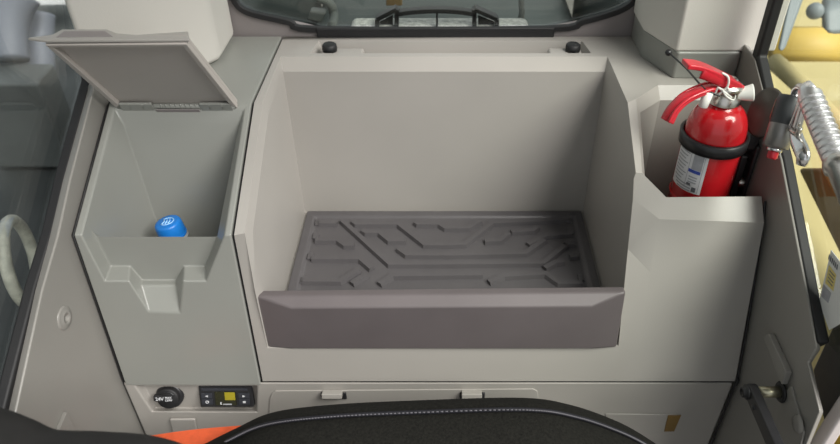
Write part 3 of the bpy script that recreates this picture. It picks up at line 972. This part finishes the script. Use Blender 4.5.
# ------------------------------------------------------------------ fire extinguisher, bracket, cord
EX, EY = 0.2945, 0.662
ER = 0.0322
def extinguisher():
    root = empty('fire_extinguisher', (EX, EY, -0.028))
    tag(root, 'red fire extinguisher with a white nozzle standing in the console pocket', 'fire extinguisher')
    T = Matrix.Translation((EX, EY, 0))
    prof = [(0, -0.028), (0.030, -0.028), (ER, -0.020), (ER, 0.120), (ER - 0.0008, 0.1225), (ER, 0.125), (ER, 0.213)]
    for i in range(1, 9):
        t = i / 8 * math.pi / 2
        prof.append((0.0145 + (ER - 0.0145) * math.cos(t), 0.213 + 0.033 * math.sin(t)))
    prof += [(0.0145, 0.250), (0, 0.250)]
    part(lathe('cylinder', prof, 'red_paint', 48, T), root)
    part(lathe('base_skirt', [(ER + 0.0002, 0.131), (ER + 0.0014, 0.132), (ER + 0.0014, 0.134), (ER + 0.0002, 0.135)], 'red_paint', 48, T), root)
    va = part(lathe('valve', [(0.0165, 0.250), (0.0165, 0.256), (0.0140, 0.258), (0.0140, 0.264), (0.0155, 0.266), (0.0155, 0.270), (0.0105, 0.271), (0.0085, 0.276), (0, 0.276)], 'steel', 20, T), root)
    # carry handle: curved channel reaching out to the left
    ctr = lambda px, py, y: P(px, py, y=y)
    low = catmull([ctr(727, 90, EY), ctr(712, 88, EY - 0.004), ctr(697, 92.5, EY - 0.010), ctr(683, 100, EY - 0.015), ctr(673, 110, EY - 0.019), ctr(667, 121, EY - 0.022)], 6)
    hd = tube('carry_handle', low, 0.0085, 'red_handle', 12, flat=(0.42, 1.0), ref=(0, 0, 1))
    part(hd, root)
    for s in (-1, 1):
        e = tube('handle_edge', [p + Vector((0, s * 0.0072, 0.0022)) for p in low], 0.0020, 'red_handle', 8)
        part(e, hd)
    # squeeze lever above
    up = catmull([ctr(738, 86, EY), ctr(724, 79, EY - 0.003), ctr(710, 72.5, EY - 0.006), ctr(697, 68, EY - 0.008), ctr(684, 66.5, EY - 0.010)], 6)
    lv = strip_path('squeeze_lever', up, (0, 0, 1), 0.0165, 0.0055, 'red_handle', 0.0022)
    part(lv, root)
    sk = tube('lever_skirt', [p + Vector((0.001, -0.0075, -0.0015)) for p in up[:18]], 0.0042, 'red_handle', 8, flat=(1.4, 0.4), ref=(0, 0, 1))
    part(sk, lv)
    hb = box('valve_block', tuple(ctr(727, 92, EY) + Vector((0, 0, -0.004))), (0.020, 0.013, 0.012), 'steel', 0.002)
    part(hb, root)
    # white discharge nozzle to the right
    n0 = ctr(731, 95, EY - 0.003); n1 = ctr(753, 92.5, EY - 0.006)
    ax = (n1 - n0)
    L = ax.length
    part(lathe('nozzle', [(0.0035, 0.0), (0.0048, 0.001), (0.0060, L * 0.35), (0.0088, L * 0.93), (0.0090, L), (0.0078, L), (0.0050, L * 0.6), (0, L * 0.6)], 'white_plastic', 28, frame(n0, ax)), root)
    # white pressure stem on the left of the valve
    s0 = ctr(702.5, 107, EY - 0.014); s1 = ctr(709, 92, EY - 0.012)
    part(tube('white_stem', [s0, s0 + (s1 - s0) * 0.05, s1], 0.0050, 'white_plastic', 16, radii=[0.0042, 0.0050, 0.0050]), root)
    # safety ring of white wire and its loops
    ring = catmull([ctr(722, 73, EY - 0.012), ctr(728, 77, EY - 0.014), ctr(728, 85, EY - 0.015), ctr(723, 91, EY - 0.014), ctr(715, 96, EY - 0.012), ctr(718, 88, EY - 0.013), ctr(724, 92, EY - 0.015), ctr(731, 97, EY - 0.013), ctr(733, 99.5, EY - 0.010)], 6)
    part(tube('safety_seal', ring, 0.0012, 'white_plastic', 8), root)
    r2 = catmull([ctr(727, 87, EY - 0.014), ctr(731, 93, EY - 0.014), ctr(735, 95, EY - 0.012), ctr(733, 100, EY - 0.013), ctr(726, 96, EY - 0.015), ctr(722, 89, EY - 0.015)], 5)
    part(tube('safety_seal', r2, 0.0011, 'white_plastic', 8), root)
    w = catmull([ctr(707, 83, EY - 0.005), ctr(710, 78.5, EY - 0.007), ctr(713, 79, EY - 0.008), ctr(712, 84, EY - 0.006)], 5)
    part(tube('pin_wire', w, 0.0008, 'steel', 6), root)
    # label wrapped round the left front of the cylinder
    va_ = math.atan2(-EY, -EX)
    def ang(k):                     # k = -1 (left silhouette) .. 1
        return va_ + math.asin(k)
    def patch(name, k0, k1, z0, z1, r, m, n=14):
        a0, a1 = ang(k0), ang(k1)
        return lathe(name, [(r, z0), (r, z1)], m, n, T, a0, a1)
    lb = part(patch('label', -0.95, 0.05, 0.149, 0.200, ER + 0.0004, 'label_paper'), root)
    R2 = ER + 0.0008
    part(patch('label_picture', -0.42, -0.09, 0.1790, 0.1990, R2, 'print_grey', 6), lb)
    part(patch('label_band', -0.50, -0.10, 0.1745, 0.1785, R2, 'print_blue', 6), lb)
    part(patch('label_divider', -0.52, -0.505, 0.1550, 0.2000, R2, 'print_grey', 2), lb)
    part(patch('label_border', -0.06, -0.045, 0.1500, 0.2000, R2, 'print_grey', 2), lb)
    for i in range(9):
        z = 0.1950 - i * 0.0042
        part(patch('printed_line', -0.90, -0.56 - 0.05 * (i % 3), z, z + 0.0014, R2, 'print_grey', 5), lb)
    for i in range(3):
        z = 0.1685 - i * 0.0034
        part(patch('printed_line', -0.44, -0.16, z, z + 0.0015, R2, 'print_grey', 4), lb)
    for i in range(3):
        z = 0.1570 - i * 0.0034
        part(patch('printed_line', -0.86 + 0.05 * i, -0.30, z, z + 0.0016, R2, 'print_grey', 6), lb)
    part(patch('printed_mark', -0.26, -0.12, 0.1510, 0.1570, R2, 'print_dark', 3), lb)
    part(patch('printed_mark', -0.46, -0.33, 0.1580, 0.1610, R2, 'print_dark', 3), lb)
    return T
TE = extinguisher()

def bracket():
    root = empty('extinguisher_bracket', (WR - 0.004, EY, 0.10))
    tag(root, 'black bracket clamped round the extinguisher and bolted to the side wall', 'bracket')
    part(lathe('clamp_band', [(ER + 0.0008, 0.1990), (ER + 0.0040, 0.1995), (ER + 0.0045, 0.2125), (ER + 0.0012, 0.2135), (ER + 0.0008, 0.2125), (ER + 0.0008, 0.1990)], 'black_plastic', 48, TE), root)
    part(box('mount_block', (EX + ER + 0.009, EY + 0.006, 0.203), (0.016, 0.026, 0.022), 'black_plastic', 0.003), root)
    part(box('back_plate', (0.3425, EY + 0.006, 0.095), (0.005, 0.034, 0.21), 'black_metal', 0.002), root)
    part(box('spine', (EX + ER + 0.006, EY + 0.004, 0.09), (0.008, 0.022, 0.19), 'black_metal', 0.002), root)
    for z in (0.148, 0.072):
        part(lathe('bolt', [(0, 0.006), (0.005, 0.006), (0.0058, 0.0045), (0.0058, 0.0)], 'steel', 6, frame((0.340, EY - 0.004, z), (-1, 0, 0), (0, 1, 0))), root)
    cl = catmull([P(737, 100, y=EY), P(739, 108, y=EY + 0.005), P(737, 122, y=EY + 0.006)], 5)
    part(tube('strap_end', cl, 0.0022, 'black_plastic', 8), root)
bracket()

c0 = P(668, 52, y=0.762); c1 = P(703, 87.5, y=0.655)
mid_ = (c0 + c1) / 2 + Vector((0.001, 0, 0.001))
root = empty('cable_tie', c0)
tag(root, 'thin black cable tie stretched from the pillar to the extinguisher handle', 'cable tie')
part(tube('tie_strap', catmull([c0, mid_, c1, P(711, 92.5, y=0.648), P(720, 96, y=0.646)], 8), 0.0011, 'black_plastic', 8), root)
part(lathe('tie_head', [(0, 0.004), (0.003, 0.0035), (0.004, 0.0), (0.0025, -0.003), (0, -0.003)], 'black_plastic', 14, frame(c0 + Vector((0, -0.002, 0)), (-0.2, -1, 0.3))), root)

# ------------------------------------------------------------------ chrome hand tool in its holder on the right sill
def tool():
    root = empty('tool_holder', (WR - 0.004, 0.62, 0.19))
    tag(root, 'dark round holder with a grey metal sleeve and red tip beside the right window', 'holder')
    XH = 0.334
    c = P(765, 113, x=0.338)
    # oval backing disc
    disc = lathe('backing_disc', [(0, 0.0015), (0.017, 0.0012), (0.019, 0.0), (0.017, -0.0015), (0, -0.0015)], 'dark_disc', 40,
                 frame(c, (-0.75, -0.6, 0.25), (0.25, 0.2, 0.9)) @ Matrix.Diagonal((1.45, 1.0, 1, 1)))
    part(disc, root)
    a = P(791, 101, x=0.330); b = P(775, 148, x=0.318)
    ax = (b - a).normalized()
    L = (b - a).length
    M = frame(a, ax, (1, 0, 0)) @ Matrix.Diagonal((1.15, 1.15, 1, 1))
    part(lathe('cup', [(0.0065, -0.004), (0.0105, -0.004), (0.0112, 0.0), (0.0112, L * 0.5), (0.0100, L * 0.52), (0, L * 0.52)], 'cup_grey', 28, M), root)
    part(lathe('sleeve', [(0.0104, L * 0.45), (0.0108, L * 0.5), (0.0104, L * 0.98), (0.0085, L), (0, L)], 'sleeve_metal', 28, M), root)
    part(lathe('end_ring', [(0.0055, L), (0.0062, L + 0.001), (0.0062, L + 0.003), (0.0050, L + 0.004), (0.0045, L)], 'chrome', 20, M), root)
    part(lathe('red_tip', [(0.0044, L), (0.0044, L + 0.009), (0.0032, L + 0.011), (0, L + 0.011)], 'red_handle', 16, M), root)
    part(lathe('red_stripe', [(0.0114, L * 0.02), (0.0117, L * 0.05), (0.0117, L * 0.40), (0.0114, L * 0.43)], 'red_handle', 8, M, math.radians(190), math.radians(232)), root)

    t = empty('chrome_tool', P(840, 190, x=0.335))
    tag(t, 'chrome hand tool with a ridged grip and hook hanging by the right window', 'tool')
    XT = 0.326
    pts = catmull([P(815, 88, x=XT + 0.004), P(810, 93, x=XT), P(815, 110, x=XT), P(827, 140, x=XT), P(839, 166, x=XT)], 8)
    n = len(pts)
    rad = [0.0102 if 6 < i else 0.0074 + 0.0004 * i for i in range(n)]
    part(tube('grip', pts, 0.0085, 'grip_metal', 20, radii=rad), t)
    # ridges spiralling round the grip
    axis0, axis1 = P(811, 98, x=XT), P(838, 163, x=XT)
    d = (axis1 - axis0)
    for i in range(11):
        c = axis0 + d * ((i + 0.6) / 11)
        Mx = frame(c, d)
        part(tube('grip_ridge', [Mx @ Vector((0.0101 * math.cos(u), 0.0101 * math.sin(u), 0.0012 * math.sin(u))) for u in [k * math.pi / 9 for k in range(18)]], 0.0009, 'grip_metal', 6, closed=True), t)
    e0 = P(836, 160, x=XT); e1 = P(853, 202, x=XT - 0.002)
    Me = frame(e0, e1 - e0)
    part(lathe('ferrule', [(0.0105, 0.0), (0.0122, 0.002), (0.0122, 0.010), (0.0100, 0.012), (0.0095, 0.045), (0, 0.045)], 'steel', 8, Me), t)
    hk = catmull([P(789, 117, x=XT + 0.004), P(796, 106, x=XT + 0.005), P(795, 94, x=XT + 0.005), P(799, 87.5, x=XT + 0.004), P(804, 90, x=XT + 0.002), P(802, 101, x=XT), P(796, 118, x=XT), P(791, 127, x=XT)], 7)
    part(tube('hook', hk, 0.0040, 'chrome', 14), t)
    h2 = catmull([P(806, 100, x=XT), P(801, 115, x=XT), P(797, 128, x=XT)], 5)
    part(tube('hook_arm', h2, 0.0046, 'chrome', 12), t)
    tb = catmull([P(795, 127, x=XT), P(797, 140, x=XT - 0.001), P(803, 155, x=XT - 0.001), P(801, 165, x=XT - 0.001)], 6)
    part(tube('trigger', tb, 0.0050, 'chrome', 12, radii=[0.0046 + 0.0022 * math.sin(i / 18 * math.pi) for i in range(19)], flat=(1.0, 0.55)), t)
    tg = catmull([P(791, 130, x=XT - 0.003), P(797, 134, x=XT - 0.003), P(800, 128, x=XT - 0.003)], 5)
    part(tube('pivot', tg, 0.0026, 'steel', 10), t)
tool()

# ------------------------------------------------------------------ lever arm at the lower right
def lever():
    a = P(757, 392, x=0.318)
    root = empty('lever_arm', a)
    tag(root, 'black flat lever arm bolted to a pin at the lower right wall', 'lever')
    far = P(781, 446, x=0.318)
    d = (far - a).normalized()
    n = Vector((-1, 0, 0))
    s = d.cross(n).normalized()
    # rounded-end bar
    pts = []
    hw = 0.0085
    for i in range(9):
        t = math.pi / 2 + math.pi * i / 8
        pts.append(a + d * (hw * math.cos(t)) + s * (hw * math.sin(t)))
    endp = a + d * 0.22
    pts += [endp - s * hw, endp + s * hw]
    part(prism('bar', pts, (-0.010, 0, 0), 'black_metal', 0.0018), root)
    M = frame(a + Vector((-0.010, 0, 0)), (-1, 0, 0), (0, 1, 0))
    part(lathe('bolt_head', [(0.0078, 0.0), (0.0078, 0.0015), (0.0055, 0.0018), (0.0055, 0.0055), (0.0035, 0.006), (0.0030, 0.004), (0, 0.004)], 'black_metal', 20, M), root)
    part(lathe('small_screw', [(0.003, 0), (0.0026, 0.0015), (0, 0.0016)], 'black_metal', 14, frame(a + d * 0.019 + Vector((-0.010, 0, 0)), (-1, 0, 0), (0, 1, 0))), root)
    part(tube('pin', [a, Vector((WR, a.y, a.z))], 0.0058, 'brass_pin', 20), root)
    part(lathe('pin_collar', [(0.0062, 0.0), (0.0105, 0.0), (0.0110, 0.0015), (0.0098, 0.003), (0.0062, 0.003)], 'black_rubber', 24, frame((WR - 0.0026, a.y, a.z), (-1, 0, 0), (0, 1, 0))), root)
lever()

# ------------------------------------------------------------------ seat back, armrest, orange belt in the foreground
def cushion(name, cont, y, ry, rz, m, depth_low=0.12, n=8):
    """row of rounded cross-sections; cont = far top silhouette in pixels at distance y"""
    cp = catmull([P(px, py, y=y) for px, py in cont], n)
    bm = bmesh.new()
    rings = []
    K = 16
    for p in cp:
        zc = p.z - rz
        yc = p.y - ry * 0.72
        ring = []
        for k in range(K + 1):
            t = math.pi * k / K
            ring.append(bm.verts.new((p.x, yc + ry * math.cos(t), zc + rz * math.sin(t) ** 0.8 if 0 < k < K else zc)))
        ring.append(bm.verts.new((p.x, yc - ry, zc - depth_low)))
        ring.insert(0, bm.verts.new((p.x, yc + ry, zc - depth_low)))
        rings.append(ring)
    for i in range(len(rings) - 1):
        for k in range(len(rings[0])):
            k2 = (k + 1) % len(rings[0])
            bm.faces.new([rings[i][k], rings[i][k2], rings[i + 1][k2], rings[i + 1][k]])
    bm.faces.new(rings[0]); bm.faces.new(rings[-1][::-1])
    bmesh.ops.recalc_face_normals(bm, faces=bm.faces)
    me = bpy.data.meshes.new(name)
    bm.to_mesh(me); bm.free()
    o = link(name, me, m)
    smooth(o)
    return o, cp
seat = empty('operator_seat', P(445, 444, y=0.40))
tag(seat, 'black fabric seat back with stitched piping in front of the console', 'seat')
cont = [(196, 446), (230, 429), (268, 412.5), (330, 404.5), (420, 400), (525, 397.5), (575, 405), (618, 420), (645, 434), (672, 452)]
cu, cp_ = cushion('backrest', cont, 0.43, 0.060, 0.030, 'seat_fabric')
part(cu, seat)
line = [p + Vector((0, -0.014, -0.0005)) for p in cp_[8:-8]]
pp = tube('piping', line, 0.0022, 'seat_piping', 8)
part(pp, seat)
# stitches along the piping
st_me = None
acc = 0.0
for i in range(len(line) - 1):
    a_, b_ = line[i], line[i + 1]
    L = (b_ - a_).length
    for k in range(3):
        p = a_ + (b_ - a_) * (k / 3)
        if st_me is None:
            s_ = tube('stitch', [(-0.0014, 0, 0), (0.0014, 0, 0)], 0.0006, 'stitch', 5)
            st_me = s_.data
        else:
            s_ = bpy.data.objects.new('stitch', st_me); COL.objects.link(s_)
        s_.location = p + Vector((0, -0.0022, 0.0026))
        s_.parent = pp
fold = catmull([P(*p, z=cp_[40].z - 0.006) for p in ((300, 436), (370, 446), (450, 438), (500, 430), (580, 434), (640, 442))], 6)
arm, _ = cushion('armrest', [(-60, 400), (-15, 408), (15, 419), (42, 430), (90, 432), (140, 436), (175, 446), (190, 455)], 0.29, 0.05, 0.025, 'armrest_vinyl')
tag(arm, 'dark blurred armrest pad at the bottom left beside the seat', 'armrest')

def belt():
    top = catmull([P(*p, y=0.47) for p in ((146, 436), (175, 431.5), (205, 428), (242, 425))], 6)
    bm = bmesh.new()
    rows = []
    nrow = 35
    for k in range(nrow):
        t = k / (nrow - 1)
        zoff = 0.0014 * (1 if k % 2 else -1)
        rows.append([bm.verts.new(p + Vector((0.01 * t, -0.050 * t, -0.004 * t + zoff))) for p in top])
    for k in range(nrow - 1):
        for i in range(len(top) - 1):
            bm.faces.new([rows[k][i], rows[k][i + 1], rows[k + 1][i + 1], rows[k + 1][i]])
    bmesh.ops.recalc_face_normals(bm, faces=bm.faces)
    me = bpy.data.meshes.new('seat_belt')
    bm.to_mesh(me); bm.free()
    o = link('seat_belt', me, 'orange_webbing')
    s = o.modifiers.new('solid', 'SOLIDIFY'); s.thickness = 0.002
    smooth(o)
    tag(o, 'orange ribbed seat belt webbing behind the seat', 'seat belt')
belt()

# ------------------------------------------------------------------ outside, behind the rear window
gh = empty('window_guard', P(437, 26, y=0.945))
tag(gh, 'black arched bracket with two webbed ends outside the rear window', 'bracket')
YH = 0.945
for s in ((377, 396.5), (474.5, 497)):
    L_ = s[0] < 430
    a, b = s
    hi = 10
    pts = [(a, 28), (a, 20), (b, hi), (b, 28)] if L_ else [(a, 28), (a, hi), (b, 20), (b, 28)]
    ins = [(a + 3, 27), (a + 3, 21.5), (b - 3.5, 15), (b - 3.5, 27)] if L_ else [(a + 3.5, 27), (a + 3.5, 15), (b - 3, 21.5), (b - 3, 27)]
    o = prism('end_web', [P(*p, y=YH + 0.010) for p in ins], (0, 0.002, 0), 'black_plastic', 0.0005)
    part(o, gh)
    for i in range(3):
        k = strip_path('end_frame', [P(*pts[i], y=YH), P(*pts[i + 1], y=YH)], (0, 1, 0), 0.0060, 0.016, 'black_plastic', 0.0008)
        part(k, gh)
arc = catmull([P(396, 15, y=YH), P(415, 12.5, y=YH), P(437, 11.5, y=YH), P(458, 12.5, y=YH), P(476, 15, y=YH)], 5)
part(strip_path('arch_bar', arc, (0, 1, 0), 0.0062, 0.014, 'black_plastic', 0.0008), gh)
part(strip_path('centre_post', [P(437, 12, y=YH), P(437, 29, y=YH)], (0, 1, 0), 0.0030, 0.010, 'black_plastic', 0.0006), gh)

dk = prism('rear_deck', [(-0.135, 0.925, 0.214), (0.120, 0.925, 0.214), (0.120, 0.986, 0.214), (-0.135, 0.986, 0.214)], (0, 0, -0.05), 'speckled_deck', 0.008, 3)
tag(dk, 'speckled grey metal ledge just outside the rear window', 'ledge')
bx_ = box('engine_hood', (0.0, 1.75, -0.20), (0.56, 1.4, 0.5), 'dark_machine', 0.05, None, 4)
tag(bx_, 'dark engine hood seen through the middle of the rear window', 'hood')
b2 = box('side_cabinet', (-0.44, 1.40, 0.02), (0.26, 0.72, 0.36), 'dark_machine', 0.04, None, 4)
tag(b2, 'dark green grey cabinet outside at the left of the rear window', 'cabinet')
b3 = box('service_box', (0.385, 1.42, 0.0), (0.16, 0.5, 0.36), 'dark_machine', 0.04, None, 4)
tag(b3, 'dark service box outside at the right of the rear window', 'cabinet')
hl = prism('hood_latch', [P(*p, y=1.02) for p in ((310, 11), (326, 13), (321, 23), (307, 20))], (0, 0.02, 0), 'mid_machine', 0.003)
tag(hl, 'small pale grey latch plate outside at the left of the rear window', 'latch')
tp = tube('hood_rail', catmull([P(318, -2, y=1.03), P(329, 3, y=1.03), P(334, 14, y=1.03), P(332, 26, y=1.0)], 5), 0.007, 'mid_machine', 10)
tag(tp, 'grey curved rail standing left of the rear ledge', 'rail')
tp = tube('hood_rail', [P(521, -3, y=1.02), P(522, 12, y=1.02), P(520, 24, y=1.0)], 0.0045, 'mid_machine', 10)
tag(tp, 'thin upright grey rail standing right of the rear ledge', 'rail')
rp = prism('reflector_plate', [P(*p, y=1.25) for p in ((386, -4), (402, -4), (402, 6), (386, 6))], (0, 0.01, 0), 'brown_paint', 0.002)
tag(rp, 'small dark red brown plate on the hood behind the rear window', 'plate')

# ------------------------------------------------------------------ outside, left
bm_ = box('boom_sky_block', (-1.9, -0.6, 1.05), (0.4, 3.2, 3.1), 'dark_machine', 0.06, None, 4)  # unseen block for the boom, made tall to keep sky light out
tag(bm_, 'tall dark boom block out of view on the left, sized to block sky light', 'boom')
d1 = box('machine_deck', (-1.17, 1.3, -0.66), (0.94, 2.2, 0.5), 'deck_paint', 0.06, None, 4)
tag(d1, 'broad dark machine deck outside the left window', 'deck')
d2 = prism('reflection_block', [P(*p, z=-0.16) for p in ((-40, 84), (38, 84), (40, 78), (54, 63), (-40, 63))], (0, 0, -0.24), 'mid_machine', 0.008, 3)  # solid block added for the console reflected in the glass
tag(d2, 'dark grey block standing in for the console reflected in the left window', 'reflection block')
c = P(21, 262, x=-0.62)
ring = [c + Vector((-0.02 * math.cos(t), 0.060 * math.cos(t), 0.062 * math.sin(t))) for t in [i * math.pi / 20 for i in range(40)]]
rg = tube('lamp_ring', ring, 0.0085, 'pale_ring', 10, closed=True)
tag(rg, 'pale round metal ring outside low in the left window', 'ring')
tb_ = tube('reflection_tube', catmull([P(24, -6, d=1.75), P(13, 15, d=1.75), P(10, 38, d=1.75), P(12, 60, d=1.75)], 6), 0.040, 'grey_tube', 16)  # this tube and the next are solid stand-ins for reflections in the glass
tag(tb_, 'thick grey blue bent tube at the top left, stand-in for a reflection', 'pipe')
tb_ = tube('reflection_tube', catmull([P(42, 14, d=1.85), P(41, 38, d=1.85), P(42, 70, d=1.85)], 6), 0.032, 'grey_tube', 16)
tag(tb_, 'shorter grey blue upright tube right of the thick tube, stand-in for a reflection', 'pipe')
wp = prism('white_board', [P(*p, d=2.0) for p in ((24, -8), (73, -8), (74, 5), (25, 6))], (0, 0.03, 0), 'white_panel', 0.004)
tag(wp, 'bright white board at the very top of the left window', 'board')
wp = prism('grey_board', [P(*p, d=2.1) for p in ((28, 6), (74, 5), (84, 30), (34, 40))], (0, 0.03, 0), 'mid_machine', 0.004)
tag(wp, 'speckled dark grey board under the white board in the left window', 'board')

# ------------------------------------------------------------------ outside, right
y1_ = box('yellow_excavator', (1.75, 1.7, -1.0), (1.7, 3.4, 0.9), 'cream_paint', 0.08, None, 4)
tag(y1_, 'large pale yellow machine body outside the right window', 'machine')
bo = tube('boom_beam', [P(770, 44, d=1.9), P(860, 44, d=1.9)], 0.05, 'yellow_paint', 8, flat=(1, 0.5))
tag(bo, 'dull yellow horizontal beam outside the right window', 'beam')
po = prism('grey_post', [P(*p, d=1.25) for p in ((790, -8), (806, -8), (784, 52), (777, 52))], (0.02, 0.04, 0), 'bluegrey_metal', 0.006)
tag(po, 'blue grey upright post just outside the right window', 'post')
la = empty('work_lamp', P(830, 20, d=1.5))
tag(la, 'dark blue grey work lamp outside at the top right', 'lamp')
part(prism('lamp_body', [P(*p, d=1.5) for p in ((822, 8), (848, 0), (852, 36), (826, 38), (822, 30))], (0.05, 0.12, 0), 'bluegrey_metal', 0.02), la)
part(lathe('lamp_head', [(0, 0.02), (0.016, 0.02), (0.018, 0.0), (0.014, -0.02), (0, -0.02)], 'bluegrey_metal', 24, frame(P(815, 11, d=1.5), (-0.4, -0.8, 0.4))), la)
part(tube('lamp_stalk', [P(815, 11, d=1.5), P(830, 16, d=1.55)], 0.010, 'bluegrey_metal', 10), la)
db = prism('brown_reflection', [P(*p, x=0.62) for p in ((796, 168), (822, 168), (870, 252), (870, 300), (842, 262))], (0.05, 0, 0), 'brown_paint', 0.008)  # solid brown band added for a reflection in the right window
tag(db, 'brown ochre slanting band below the chrome tool, solid stand-in for a reflection', 'rail')
cr = tube('cream_pipe', [P(775, 62, d=1.6), P(800, 84, d=1.5), P(850, 140, d=1.3)], 0.02, 'cream_paint', 14)
tag(cr, 'pale cream pipe slanting down outside the right window', 'pipe')
yb_ = prism('yellow_step', [P(*p, x=0.41) for p in ((836, 432), (870, 372), (900, 420), (850, 500), (815, 480))], (0.08, 0, 0), 'yellow_bright', 0.004)
tag(yb_, 'bright yellow step outside the door sill at the bottom right', 'step')
# printed sticker on the right window
sk = empty('window_sticker', P(830, 280, x=XR2 + 0.001))
tag(sk, 'white printed sticker with a yellow field low on the right window', 'sticker')
XS = XR2 - 0.0012
part(prism('sheet', [P(*p, x=XS) for p in ((831, 250), (850, 275), (850, 318), (829, 330), (819, 302))], (0.0006, 0, 0), 'sticker_white', 0), sk)
part(prism('yellow_field', [P(*p, x=XS - 0.0004) for p in ((829, 265), (836, 275), (833, 291), (825, 283))], (0.0003, 0, 0), 'sticker_yellow', 0), sk)
part(prism('grey_field', [P(*p, x=XS - 0.0004) for p in ((823, 284), (831, 293), (828, 303), (821, 296))], (0.0003, 0, 0), 'print_grey', 0), sk)
for i in range(4):
    part(prism('printed_line', [P(*p, x=XS - 0.0006) for p in ((829.5 - i * 0.7, 270 + i * 3.2), (834.5 - i * 0.7, 276 + i * 3.2), (834.3 - i * 0.7, 277 + i * 3.2), (829.3 - i * 0.7, 271 + i * 3.2))], (0.0002, 0, 0), 'print_dark', 0), sk)
for i in range(6):
    part(prism('printed_bar', [P(*p, x=XS - 0.0004) for p in ((829 + i * 1.6, 254 + i * 2), (829.8 + i * 1.6, 255 + i * 2), (828.8 + i * 1.6, 260 + i * 2), (828 + i * 1.6, 259 + i * 2))], (0.0002, 0, 0), 'print_dark', 0), sk)
